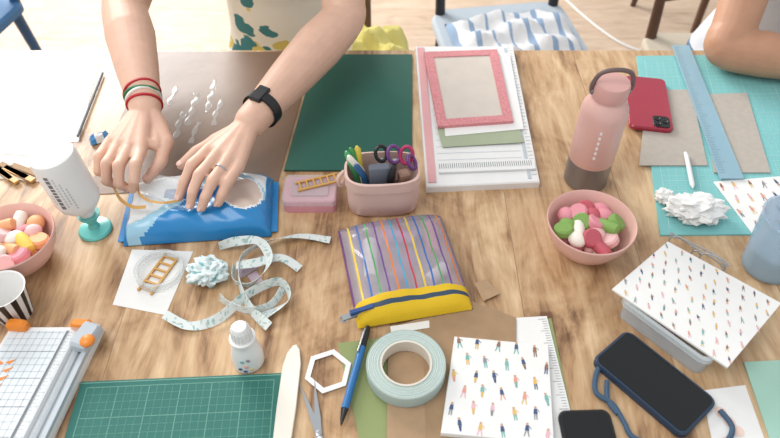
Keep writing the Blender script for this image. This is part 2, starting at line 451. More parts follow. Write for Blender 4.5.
b.done('paper_trimmer', x, y, 0)

# green gridded cutting mat
cs = [(-.405, .452), (-.142, .465), (-.133, .265), (-.396, .252)]
l, x, y = loc(cs); b = M(); GM = mat('green_mat', '#20695f', .6); GL = mat('mat_line', '#71a697', .6)
b.prism(l, 0, .003, GM, bev=.0005)
for i in range(25): lineq(b, l, .04+i*.92/24, .05, .04+i*.92/24, .97, .0009 if i % 4 == 0 else .00035, .0033, GL)
for i in range(18): lineq(b, l, .04, .05+i*.92/17, .96, .05+i*.92/17, .0009 if i % 4 == 0 else .00035, .0033, GL)
lineq(b, l, .0, .015, 1, .015, .0012, .0033, GL)
b.done('cutting_mat', x, y, 0)

# small craft bottle
b = M()
b.lathe([(.0185, 0), (.021, .003), (.021, .02), (.0175, .04), (.0135, .05), (.0135, .053), (.017, .054), (.017, .058), (.013, .059), (.0115, .078), (.009, .082), (0, .083)], WHITE2, 36)
for k in range(18):
    a = k*math.tau/18; b.tube([(.0132*math.cos(a), .0132*math.sin(a), .06), (.0118*math.cos(a), .0118*math.sin(a), .077)], .0009, WHITE, 5)
for k, (px, pz) in enumerate(((-.3, .012), (.1, .018), (.4, .01), (-.1, .028), (.3, .03), (0, .008))):
    a = -math.pi/2+px; r = .0213 if pz < .02 else .0200
    b.ell((r*math.cos(a), r*math.sin(a), pz), (.003, .0012, .0025), FIGC[k % 5])
b.done('glue_pot', -.19, .485, 0)

# dark green board
sheet('green_cutting_board', [(-.153, 1.208), (.046, 1.208), (.038, .857), (-.182, .857)], .0014, .003, mat('dark_green_board', '#1d5a4c', .6), .0006)

# ---------------------------------------------------------------- wipes packet
b = M(); WBL = mat('wipes_blue', '#1f80be', .28, coat=.2); WLB = mat('wipes_light_blue', '#9cc8de', .28, coat=.2); WPK = mat('wipes_white', '#e6eaed', .28, coat=.2); WBG = mat('wipes_beige', '#d9c3b6', .3); WDB = mat('wipes_dark_blue', '#135c9c', .25)
def wf_(u, v):
    if abs(u) > .93: return WBL
    e = ((u-.62)/.28)**2+((v-.0)/.55)**2
    if e < 1: return WBG if e < .8 and v < .25+.4*u else WPK
    if abs(u+.1) < .34 and abs(v-.1+.1*u) < .20: return WDB
    s = .75*math.sin(2.6*u+.6)
    if v > s-.25 and v < s+.1: return WLB
    return WBL if v < s-.05 or v > .78 else WPK
b.pillow(.228, .128, .038, 80, 48, wf_, p=6, q=.5, wr=.0018)
for sx in (-1, 1): b.box(sx*.117, 0, .003, .012, .112, .0015, WBL, bev=.0004)
b.done('wet_wipes_pack', -.305, .760, .0014, .09)

# pink tin box with mini ladder
b = M(); PB = mat('pink_box', '#cf909a', .3)
b.prism(rrect(.085, .06, .008), 0, .024, PB, bev=.002); b.prism(rrect(.087, .062, .008), .016, .028, CLEAR, bev=.002)
b.prism(rrect(.06, .035, .004), .024, .0275, mat('mauve_card', '#b58a92', .6))
b.done('pink_storage_box', -.13, .79, .0)
def ladder(name, x, y, z, rot, L, w, n=6):
    b = M()
    for s_ in (-1, 1): b.box(s_*w/2, 0, .002, .003, L, .003, GOLD)
    for i in range(n): b.box(0, -L/2+L*(i+.5)/n, .0025, w, .003, .0025, GOLD)
    b.done(name, x, y, z, rot)
ladder('miniature_ladder', -.118, .80, .0285, 1.9, .07, .018)

# fabric pencil pouch
b = M(); FP = mat('pink_fabric', '#d8b8ae', .9, bump=.5, bscale=600); DK = mat('pouch_inside', '#6b5450', .9)
def se(rx, ry, z, n=40, e=3.2, wob=0):
    o = []
    for k in range(n):
        a = 2*math.pi*k/n; c_, s_ = math.cos(a), math.sin(a)
        f = 1+wob*math.sin(a*5+z*60)
        o.append((rx*f*abs(c_)**(2/e)*(1 if c_ > 0 else -1), ry*f*abs(s_)**(2/e)*(1 if s_ > 0 else -1), z))
    return o
rings = [se(.052, .033, 0), se(.057, .037, .006, wob=.01), se(.058, .038, .03, wob=.03), se(.057, .037, .055, wob=.02), se(.060, .040, .057), se(.059, .040, .075, wob=.015), se(.0555, .0365, .076), se(.053, .034, .05), se(.05, .03, .02)]
vs = [p for r in rings for p in r]; fs = []; n = 40
for i in range(len(rings)-1):
    for k in range(n): fs.append((i*n+k, i*n+(k+1) % n, (i+1)*n+(k+1) % n, (i+1)*n+k))
fs.append(tuple(range(n))[::-1]); ms = [FP]*(len(fs)); fs.append(tuple((len(rings)-1)*n+k for k in range(n))); ms.append(DK)
b.add(vs, fs, ms)
b.tube(cat([(-.058, 0, .06), (-.066, -.01, .05), (-.07, -.012, .068), (-.06, -.002, .074)], 5), .003, FP)
PX, PY = -.012, .785
b.done('pencil_pouch', PX, PY, 0, .06)
b = M(); PU = mat('purple_plastic', '#6a3a78', .35); MG = mat('magenta_plastic', '#b02a60', .35)
def loop(cx, cy, cz, r, m, tilt, rz, rad=.003, sy=1.35):
    pts = [(r*math.cos(a), 0, r*sy*math.sin(a)) for a in [k*math.tau/20 for k in range(20)]]
    b.tube(pts, rad, m, 8, True, T=TM(cx, cy, cz, rz, tilt))
loop(.018, .018, .088, .010, PU, -.6, .4); loop(.038, .016, .088, .010, MG, -.6, -.2); loop(-.002, .022, .086, .009, BLACK, -.6, .2); loop(.046, .004, .084, .009, PU, -.5, 1.2)
b.tube([(.02, .016, .078), (.016, .014, .026)], .004, STEEL); b.tube([(.0, .019, .076), (-.002, .016, .026)], .004, STEEL)
b.done('craft_scissors', PX, PY, 0)
b = M(); PC = [('#3f8f4f', -.040, .010, -.050, .016), ('#efe9dc', -.033, .0, -.052, -.002), ('#2d5f8c', -.028, -.014, -.040, -.022), ('#d8c04a', -.036, .012, -.040, .020), ('#202226', .012, -.020, .018, -.026), ('#4fa26a', -.045, .004, -.056, .008)]
for i, (h, x0, y0, x1, y1) in enumerate(PC):
    m = mat('pen_%d' % i, h, .4); b.tube([(x0*.8, y0*.8, .024), (x0, y0, .07), (x1*.97, y1*.97, .098), (x1, y1, .103)], [.0052, .0052, .0052, .002], m)
b.box(-.004, -.012, .070, .034, .016, .04, mat('slate_block', '#5f6470', .4), rot=.1, bev=.003); b.box(.034, -.017, .064, .018, .016, .04, mat('brown_eraser', '#8c6a5a', .5), rot=.3, bev=.003)
b.done('marker_pens', PX, PY, 0)

# ---------------------------------------------------------------- striped clear zip pouch
b = M()
zb = mat('pouch_vinyl', '#c6bcc8', .12, alpha=.45); YZ = mat('yellow_canvas', '#e3bb1c', .7, bump=.3, bscale=500); ZT = mat('zipper_teeth', '#33495f', .4)
STR = [mat('stripe_'+k, h, .4) for k, h in (('red', '#b8323e'), ('yellow', '#e2c23a'), ('blue', '#2f62a8'), ('green', '#4f9a5a'), ('purple', '#6b3f86'), ('orange', '#dc7c32'), ('cyan', '#3f9ab8'))]
def pf(u, v):
    if v < -.84: return YZ
    if v < -.78: return ZT
    if v < -.68: return YZ
    if abs(u) > .975 or v > .975: return STR[4]
    k = (u+1)*6.5; f = k-int(k)
    if f < .20: return STR[int(k) % 7]
    return zb
b.pillow(.166, .186, .034, 130, 60, pf, p=4, q=.5, wr=.0014)
b.tube([(-.02, .06, .014), (.03, .045, .014)], .011, mat('lilac_roll', '#b98fc4', .5), 12); b.tube([(.05, .01, .014), (.055, .065, .014)], .010, PK, 12)
b.tube([(-.05, -.02, .014), (-.04, .05, .014)], .011, WHITE, 12); b.tube([(-.02, -.03, .014), (.02, .01, .015)], .011, mat('mauve_roll', '#8f6f92', .5), 12)
b.tube([(.03, -.04, .013), (.06, -.02, .013)], .010, mat('white_roll', '#e8e2e6', .5), 12)
b.box(-.074, -.078, .024, .034, .006, .004, mat('zip_pull_blue', '#2c4f86', .4), rot=.15); b.box(-.092, -.083, .020, .022, .009, .003, STEEL, rot=.2)
b.tube([(-.101+.005*math.cos(k*.6283), -.086+.005*math.sin(k*.6283), .019) for k in range(10)], .0012, STEEL, 6, True)
b.done('striped_zip_pouch', .018, .640, .0046, .20)

# ---------------------------------------------------------------- score board + frame
cs = [(.052, 1.223), (.255, 1.223), (.250, .818), (.060, .806)]
l, x, y = loc(cs); b = M(); PKB = mat('pink_trim', '#dba3a5', .4)
b.prism(l, 0, .014, WHITE2, bev=.002)
def strp(u0, v0, u1, v1, z0, z1, m): b.prism([bil(l, u0, v0), bil(l, u1, v0), bil(l, u1, v1), bil(l, u0, v1)], z0, z1, m)
strp(.02, .02, .09, .98, .014, .016, PKB); strp(.90, .02, .93, .98, .0141, .015, TG)
for i in range(40): lineq(b, l, .94, .02+i*.024, .985 if i % 4 else .97, .02+i*.024, .0007, .0146, INK)
for i in range(22): lineq(b, l, .12, .05+i*.042, .88, .05+i*.042, .0009, .0146, LI)
strp(.12, .87, .98, .93, .0141, .018, WHITE2)
for i in range(44): lineq(b, l, .13+i*.019, .88, .13+i*.019, .91, .0009, .0185, INK)
b.done('scoring_board', x, y, 0)
GS = mat('sage_paper', '#a3ad92', .8); PF = mat('pink_pattern_paper', '#d58c90', .8, var=.3, vscale=400)
sheet('sage_paper_strip', [(.085, .955), (.232, .965), (.236, .915), (.092, .902)], .0162, .001, GS)
sheet('paper_sheet', [(.10, 1.19), (.243, 1.19), (.24, .95), (.098, .93)], .0174, .001, WHITE)
cs = [(.068, 1.185), (.218, 1.195), (.222, .965), (.086, .95)]
l, x, y = loc(cs); b = M(); b.ringprism([bil(l, u, v)[:] for u, v in ((0, 0), (1, 0), (1, 1), (0, 1))], [bil(l, u, v)[:] for u, v in ((.12, .08), (.88, .08), (.88, .92), (.12, .92))], 0, .006, PF)
b.prism([bil(l, u, v)[:] for u, v in ((.12, .08), (.88, .08), (.88, .92), (.12, .92))], 0, .004, mat('frame_backing', '#cdc2b8', .85, var=.05))
b.done('paper_picture_frame', x, y, .0187)

# ---------------------------------------------------------------- right side
b = M(); BP = mat('bottle_pink', '#dbb0a8', .38, metal=.1); BG = mat('bottle_lid', '#d0a09a', .4); GY = mat('bottle_steel', '#8d8a8c', .35, metal=.7)
b.lathe([(0, 0), (.034, 0), (.036, .002), (.036, .05)], GY, 48)
b.lathe([(.036, .05), (.0365, .051), (.0365, .145), (.035, .155), (.028, .167), (.025, .171), (.025, .174)], BP, 48)
b.lathe([(.027, .174), (.0275, .176), (.0275, .196), (.026, .199), (0, .200)], BG, 40)
b.tube(cat([(-.028, 0, .182), (-.030, -.002, .196), (-.022, -.004, .217), (0, -.006, .224), (.022, -.004, .217), (.030, -.002, .196), (.028, 0, .182)], 6), .0036, mat('strap_brown', '#6e5a58', .5), 10)
for s_ in (-1, 1): b.ell((s_*.028, 0, .183), (.004, .006, .006), GY)
for i in range(6):
    a = -math.pi/2-.25; z = .075+i*.010
    b.add([(.0368*math.cos(a+e), .0368*math.sin(a+e), zz) for zz in (z, z+.006) for e in (-.05, 0, .05)], [(0, 1, 4, 3), (1, 2, 5, 4)], WHITE)
b.done('water_bottle', .332, .840, 0)

cs = [(.509, 1.204), (1.02, 1.215), (.95, .715), (.424, .709)]
l, x, y = loc(cs); b = M(); TM_ = mat('aqua_mat', '#7ebfbf', .6); TL_ = mat('aqua_line', '#b5dcda', .6)
b.prism(l, 0, .003, TM_, bev=.0005)
for i in range(40): lineq(b, l, .03+i*.94/39, .03, .03+i*.94/39, .97, .0008 if i % 5 == 0 else .0004, .0033, TL_)
for i in range(40): lineq(b, l, .03, .03+i*.94/39, .97, .03+i*.94/39, .0008 if i % 5 == 0 else .0004, .0033, TL_)
b.done('cutting_mat', x, y, 0)
sheet('grey_chipboard', [(.50, 1.085), (.585, 1.085), (.548, .868), (.43, .868)], .0035, .0018, CHIP)
sheet('grey_chipboard', [(.605, 1.07), (.69, 1.075), (.65, .85), (.553, .85)], .0035, .0018, CHIP)
cs = [(.59, 1.235), (.625, 1.235), (.597, .832), (.557, .832)]
l, x, y = loc(cs); b = M(); b.prism(l, 0, .003, mat('blue_ruler', '#9dc0d0', .15, alpha=.8), bev=.0005)
for i in range(60): lineq(b, l, .04, .02+i*.016, .3 if i % 5 else .45, .02+i*.016, .0006, .0033, INK)
b.done('ruler', x, y, .0057)
def phone(name, w, d, th, x, y, z, rot, m, scr=None, cam=None, border=.004):
    b = M(); b.prism(rrect(w, d, .011, 6), 0, th, m, bev=.0025)
    if scr: b.prism(rrect(w-2*border, d-2*border, .008, 6), th, th+.0006, scr)
    if cam:
        cx, cy = cam; b.prism(rrect(.03, .032, .007), th, th+.0018, BLACK, T=TM(cx, cy), bev=.0006)
        for ax, ay in ((-.006, .007), (-.006, -.007), (.007, 0)):
            b.lathe([(.0055, th), (.0055, th+.003), (.004, th+.003), (.003, th+.002), (0, th+.002)], BLACK, 16, T=TM(cx+ax, cy+ay))
    b.done(name, x, y, z, rot)
phone('smartphone', .078, .160, .008, .487, 1.037, .0058, -.17, mat('red_phone', '#9c2038', .3, coat=.3), cam=(.018, -.060))
b = M(); b.tube([(.516, .895, .0045), (.5155, .885, .0045), (.504, .815, .0045), (.503, .807, .004)], [.003, .0042, .0042, .001], WHITE2); b.done('white_pen', 0, 0, .0055)
def crumple(name, x, y, z, rx, ry, rz, m, seed, n=7, spots=None):
    b = M(); q = bmesh.new(); bmesh.ops.create_icosphere(q, subdivisions=4, radius=1)
    from mathutils import noise
    off = Vector((seed*3.1, seed, 0)); vs = []; 
    for v in q.verts:
        d = v.co.normalized(); f = .72+.30*abs(noise.noise(d*2.2+off))*2+.14*noise.noise(d*6+off); p = Vector((d.x*rx*f, d.y*ry*f, d.z*rz*f)); p.z = max(p.z, -rz*.75); vs.append(p+Vector((0, 0, rz*.75)))
    fs = [tuple(v.index for v in f.verts) for f in q.faces]; 
    b.add(vs, fs, m); q.free(); b.done(name, x, y, z, sharp=22)
crumple('crumpled_tissue', .488, .750, .0035, .052, .033, .022, WHITE, 2)
crumple('crumpled_tissue', .448, .785, .0035, .016, .016, .013, WHITE, 9)
figcard('patterned_paper', [(.545, .828), (.67, .842), (.665, .722), (.568, .712)], .0036, .0008, 5, 4, .018, .1, WHITE)
# translucent blue cup
b = M(); CB = mat('translucent_blue', '#b4cfe2', .15, alpha=.55)
b.lathe([(0, 0), (.034, 0), (.037, .003), (.044, .105), (.0455, .108), (.043, .107), (.035, .006), (0, .004)], CB, 40)
b.lathe([(0, .0045), (.034, .0045), (.0375, .045), (0, .045)], mat('milky_liquid', '#c6d9e8', .4), 32)
b.done('plastic_tumbler', .568, .648, 0)
# folded spectacles
b = M(); CFR = mat('clear_frame', '#b7b9bb', .2, alpha=.7)
for sx in (-1, 1):
    b.tube([(sx*.025+.019*math.cos(k*math.tau/20), 0, .017+.015*math.sin(k*math.tau/20)) for k in range(20)], .0014, CFR, 8, True)
    b.tube(cat([(sx*.044, 0, .026), (sx*.045, .006, .025), (sx*.02, .010+.003*sx, .022), (-sx*.03, .010+.003*sx, .018), (-sx*.041, .010+.003*sx, .010)], 4), .0014, CFR, 8)
b.tube([(-.006, 0, .02), (0, 0, .024), (.006, 0, .02)], .0013, STEEL)
b.done('eyeglasses', .460, .658, 0, -.75)

# clear storage box, patterned card on top
b = M()
o = rrect(.100, .130, .012); i_ = rrect(.096, .126, .010)
b.ringprism(o, i_, 0, .036, CLEAR); b.prism(o, 0, .002, CLEAR); b.ringprism(rrect(.108, .138, .014), i_, .030, .038, mat('clear_lid', '#dfe7ea', .1, alpha=.4))
for k in range(9): b.ell((R.uniform(-.035, .035), R.uniform(-.05, .05), .010), (.014, .010, .007), R.choice([mat('mauve_bits', '#a98f96', .6), mat('peach_bits', '#e9c3a8', .6), TG, BLACK]), rz=k)
b.done('clear_storage_box', .402, .543, 0, .72)
PC_ = [(.309, .574), (.411, .662), (.535, .550), (.428, .450)]
figcard('patterned_card', [PC_[1], PC_[2], PC_[3], PC_[0]], .0385, .003, 9, 8, .0105, -.15, WHITE)

# dark phone on lanyard
SC = mat('phone_glass', '#0c0d10', .08)
phone('smartphone', .077, .142, .010, .343, .450, .0012, .69, mat('navy_case', '#27394f', .4), scr=SC)
phone('smartphone', .066, .13, .009, .246, .345, .0, .03, BLACK, scr=SC)
b = M()
b.tube(cat([(.286, .482, .004), (.272, .462, .004), (.266, .435, .004), (.284, .418, .004), (.292, .395, .004), (.298, .375, .004), (.32, .365, .004), (.355, .352, .004), (.40, .360, .004), (.425, .385, .004), (.418, .41, .004)], 8), .0035, mat('lanyard_cord', '#3f5870', .8), 8)
b.tube(cat([(.284, .452, .0035), (.279, .425, .0035), (.287, .405, .0035)], 8), .0033, mat('lanyard_cord', '#3f5870', .8), 8)
b.done('phone_lanyard', 0, 0, .0012)
sheet('mint_card', [(.475, .482), (.62, .49), (.62, .31), (.465, .31)], 0, .002, mat('mint_paper', '#a4cbbb', .8))
b = M(); cs = [(.405, .440), (.465, .448), (.46, .31), (.39, .31)]; l, x, y = loc(cs); b.prism(l, 0, .001, WHITE)
for k in range(5):
    q = bil(l, .3+.12*(k % 3), .25+.1*k); b.quad([(q.x+.008*math.cos(a*.785), q.y+.008*math.sin(a*.785)) for a in range(8)], .0013, mat('print_blush', '#ecd0c4', .7))
b.done('printed_paper', x, y, 0)

# ---------------------------------------------------------------- centre bottom stack
OL = mat('olive_paper', '#8c9764', .8)
sheet('olive_paper', [(-.072, .512), (.228, .553), (.232, .30), (-.02, .30)], 0, .0012, OL)
cs = [(.10, .548), (.222, .556), (.234, .31), (.11, .31)]; l, x, y = loc(cs); b = M(); b.prism(l, 0, .001, WHITE)
for k in range(60): lineq(b, l, .93 if k % 5 else .89, .02+k*.016, .985, .02+k*.016, .0006, .0013, INK)
b.done('ruler_sheet', x, y, .0014)
sheet('kraft_card', [(-.002, .535), (.055, .556), (.135, .555), (.12, .31), (-.005, .31)], .0028, .0006, KRAFT)
sheet('kraft_card', [(.045, .535), (.098, .590), (.178, .552), (.15, .33), (.045, .31)], .0036, .0006, mat('kraft_card_dark', '#a28566', .85, var=.08, vscale=60))
sheet('kraft_card', [(.124, .612), (.142, .620), (.160, .594), (.134, .580)], .0043, .0010, KRAFT)
sheet('paper_strip', [(.0, .537), (.055, .547), (.055, .535), (.002, .525)], .0043, .0003, WHITE)
figcard('patterned_notebook', [(.088, .516), (.214, .502), (.199, .362), (.062, .376)], .0044, .008, 5, 6, .018, -.07, WHITE, bev=.001)
# masking tape
b = M(); TPE = mat('tape_sage', '#b9c7c2', .55, var=.06, vscale=200); COR = mat('tape_core', '#d8d2c6', .8); TED = mat('tape_edge', '#a8b8b2', .6)
b.lathe([(.052, 0), (.052, .020), (.0515, .021)]+[(.051-.0012*k, .021 if k % 2 else .0216) for k in range(13)]+[(.034, .021), (.034, 0), (.052, 0)], [TPE if k % 3 else TED for k in range(18)], 64)
b.lathe([(.034, 0), (.034, .0222), (.0315, .0222), (.0315, 0), (.034, 0)], COR, 64)
b.done('masking_tape_roll', .021, .466, .0047)
# pen
b = M(); BPN = mat('blue_pen', '#2a6ca8', .3)
b.tube([(-.0195, .533, .009), (-.021, .526, .009), (-.0265, .500, .0085)], [.003, .0048, .0052], BLACK)
b.tube([(-.0265, .500, .0085), (-.046, .410, .0075)], .0052, BPN); b.tube([(-.046, .410, .0075), (-.0485, .398, .006), (-.050, .389, .004)], [.005, .003, .0008], BLACK)
b.tube([(-.023, .526, .0145), (-.032, .490, .0142)], .0012, STEEL)
b.done('ballpoint_pen', -.011, 0, .0015)
# hexagon
b = M(); hx = lambda r: [(r*math.cos(k*math.pi/3+.35), r*1.05*math.sin(k*math.pi/3+.35)) for k in range(6)]
b.ringprism(hx(.032), hx(.0245), 0, .0015, WHITE); b.done('hexagon_frame', -.082, .468, .0016)
# bone folder
b = M(); o = [(-.010, -.12), (-.012, -.05), (-.012, .01), (-.0085, .030), (-.002, .042), (.003, .044), (.008, .036), (.012, .015), (.013, -.05), (.011, -.12)]
b.prism(o, 0, .004, mat('bone', '#e8e2d6', .35), bev=.0015); b.done('bone_folder', -.131, .463, .0035, -.02)
# scissors
b = M()
bl = [(0, .075), (-.004, .02), (-.005, -.01), (.003, -.01), (.004, .02)]
b.prism(bl, 0, .0015, STEEL, T=TM(0, 0, 0, .13)); b.prism(bl, .0016, .003, STEEL, T=TM(0, 0, 0, -.13))
b.lathe([(.004, 0), (.004, .004), (0, .005)], STEEL, 16)
for s_ in (-1, 1):
    b.tube([(0, -.005, .002), (s_*.012, -.03, .003)], .003, STEEL, 8)
    b.tube([(s_*(.018)+.012*math.cos(k*math.tau/20), -.052+.022*math.sin(k*math.tau/20), .0035) for k in range(20)], .0033, BLACK, 8, True)
b.done('scissors', -.088, .380, .0012, .28)

# ---------------------------------------------------------------- ribbons and bits
b = M(); RB = print_fabric('ribbon_paper', '#dfe6e4', '#9fbfbc', '#bccbc6', 130, size=.34, alpha=.82)
def rib(pts, zs, tw, w=.014):
    P = cat([(p[0], p[1], z) for p, z in zip(pts, zs)], 12); b.strip(P, w, tw, RB)
H = math.pi/2
rib([(-.093, .697), (-.141, .702), (-.187, .687), (-.221, .655), (-.221, .613), (-.2, .568), (-.168, .534)], [.004, .008, .012, .016, .012, .008, .008], [H, H*.8, .5, .1, .2, .6, H*.7])
rib([(-.262, .680), (-.235, .684), (-.1975, .678), (-.179, .640), (-.200, .605), (-.228, .612), (-.232, .640)], [.009, .016, .022, .02, .012, .009, .010], [.2, .8, H, .8, .2, .1, .2])
rib([(-.318, .556), (-.2795, .538), (-.24, .548), (-.203, .586), (-.161, .608), (-.145, .580), (-.178, .553)], [.006, .004, .008, .014, .014, .009, .006], [H, H, .8, .4, .3, .4, H])
rib([(-.228, .637), (-.20, .640), (-.165, .655), (-.135, .640)], [.016, .018, .012, .004], [H, 1.2, H, H])
rib([(-.245, .585), (-.230, .572), (-.20, .560), (-.17, .570), (-.155, .60)], [.008, .009, .010, .009, .008], [.3, .1, .1, .2, .5])
b.done('paper_ribbons', 0, 0, .0005)
crumple('crumpled_floral_paper', -.268, .626, 0, .032, .028, .020, print_fabric('floral_paper', '#d9e3e4', '#8fb9bb', '#b5cac8', 90, size=.42), 4)
for (px, py, s_) in ((-.216, .642, .016), (-.19, .66, .013), (-.20, .625, .012)):
    b = M(); b.prism([(-s_, -s_*.5), (s_*.9, -s_*.7), (s_, s_*.6), (-s_*.7, s_*.7)], 0, .0006, mat('lilac_scrap', '#b7a3b0', .7)); b.done('paper_scrap', px, py, .0004, R.uniform(0, 3))
sheet('backing_card', [(-.398, .681), (-.303, .677), (-.319, .559), (-.399, .577)], 0, .0008, WHITE)
ladder('miniature_ladder', -.345, .632, .001, -.35, .075, .022)
b = M(); CT = mat('clear_tape', '#d3d8d8', .12, alpha=.35)
b.lathe([(.036, 0), (.036, .012), (.031, .012), (.031, 0), (.036, 0)], CT, 48); b.done('clear_tape_roll', -.342, .632, .0055)

# ---------------------------------------------------------------- people
ICO = {}
for sub in (2, 3):
    q = bmesh.new(); bmesh.ops.create_icosphere(q, subdivisions=sub, radius=1)
    ICO[sub] = ([v.co.copy() for v in q.verts], [tuple(v.index for v in f.verts) for f in q.faces]); q.free()
class Acc:
    def __init__(s): s.v = []; s.f = []
def remeshed(name, add, vox, smooth_it, mats, fn=None, parent=None):
    ac = Acc(); add(ac); me = bpy.data.meshes.new(name+'_src'); me.from_pydata(ac.v, [], ac.f); me.update()
    ob = bpy.data.objects.new(name, me); S.collection.objects.link(ob)
    r = ob.modifiers.new('r', 'REMESH'); r.mode = 'VOXEL'; r.voxel_size = vox; r.use_smooth_shade = True
    s_ = ob.modifiers.new('s', 'SMOOTH'); s_.iterations = smooth_it; s_.factor = .5
    dg = bpy.context.evaluated_depsgraph_get(); dg.update()
    nm = bpy.data.meshes.new_from_object(ob.evaluated_get(dg)); ob.modifiers.clear(); ob.data = nm
    nm.materials.clear()
    for m in mats: nm.materials.append(m)
    for p in nm.polygons:
        p.use_smooth = True
        if fn: p.material_index = fn(p.center)
    if parent: ob.parent = parent
    return ob
def chain(ac, pts, rad, step=.28):
    for i in range(len(pts)-1):
        a, b = Vector(pts[i]), Vector(pts[i+1]); ra = rad[i] if isinstance(rad[i], tuple) else (rad[i],)*3; rb = rad[i+1] if isinstance(rad[i+1], tuple) else (rad[i+1],)*3
        n = max(2, int((b-a).length/(min(min(ra), min(rb))*step))+1)
        IV, IF = ICO[3 if max(ra) > .02 else 2]
        for k in range(n+1):
            t_ = k/n; c = a.lerp(b, t_); r = [ra[j]*(1-t_)+rb[j]*t_ for j in range(3)]; o = len(ac.v)
            ac.v.extend([(c.x+v.x*r[0], c.y+v.y*r[1], c.z+v.z*r[2]) for v in IV])
            ac.f.extend([(f[0]+o, f[1]+o, f[2]+o) for f in IF])
def W(p): return (p[0], p[1], p[2]+TZ)

def arm(name, sh, el, wr, fingers, thumb, skin, parent, nailm):
    sh, el, wr = Vector(W(sh)), Vector(W(el)), Vector(W(wr))
    def add(bm):
        chain(bm, [sh, sh.lerp(el, .5), el], [.050, .047, .041], .18)
        P = cat([sh.lerp(el, .9), el, el.lerp(wr, .3), el.lerp(wr, .6), el.lerp(wr, .88), wr], 4)
        rr_ = [.042, .041, .0445, .0380, .0288, .0264]; rad = []
        for i in range(len(P)):
            f = i/4; k = min(int(f), 4); rad.append(rr_[k]+(rr_[k+1]-rr_[k])*(f-k))
        chain(bm, P, rad, .18)
        for f in fingers:
            P = [Vector(W(q)) for q in f]; base = wr.lerp(P[0], .12)
            chain(bm, [base, wr.lerp(P[0], .6), P[0]], [.0175, .0138, .0112])
            chain(bm, [P[0], P[0].lerp(P[1], .55), P[1], P[1].lerp(P[2], .5), P[2], P[3]], [.0110, .0097, .0102, .0087, .0087, .0071])
        for i in range(3):
            a, b_ = Vector(W(fingers[i][0])), Vector(W(fingers[i+1][0])); m_ = (a+b_)/2; chain(bm, [wr.lerp(m_, .4), wr.lerp(m_, .88)], [.0145, .0110])
        P = [Vector(W(q)) for q in thumb]
        chain(bm, [wr.lerp(P[0], .4), P[0], P[1]], [.0185, .017, .0128]); chain(bm, [P[1], P[1].lerp(P[2], .5), P[2], P[3]], [.0122, .0104, .0110, .0083])
        idx = Vector(W(fingers[0][0])); chain(bm, [P[0], P[1].lerp(idx, .4), wr.lerp(idx, .75)], [.014, .0085, .010])
    remeshed(name, add, .0020, 6, [skin], parent=parent)
    nb = M()
    for f in fingers+[thumb]:
        a, b_ = Vector(W(f[-2])), Vector(W(f[-1])); d = (b_-a).normalized(); up = Vector((0, 0, 1)); up = (up-d*up.dot(d)).normalized()
        sd = d.cross(up); r = .0063 if f is not thumb else .0076
        c = b_+up*r*.86+d*.0005
        Mx = Matrix((( sd.x, d.x, up.x, c.x), (sd.y, d.y, up.y, c.y), (sd.z, d.z, up.z, c.z), (0, 0, 0, 1)))
        nb.ell((0, 0, 0), (r*.72, .0062, .0014), nailm, T=Mx)
    o = nb.done(name+'_nails', 0, 0, 0, parent=parent)

def band(name, c, d, r, w, th, m, parent):
    b = M(); b.lathe([(r, -w/2), (r+th, -w/2+.001), (r+th, w/2-.001), (r, w/2), (r, -w/2)], m, 32, T=align(W(c), d)); return b.done(name, 0, 0, 0, parent=parent)

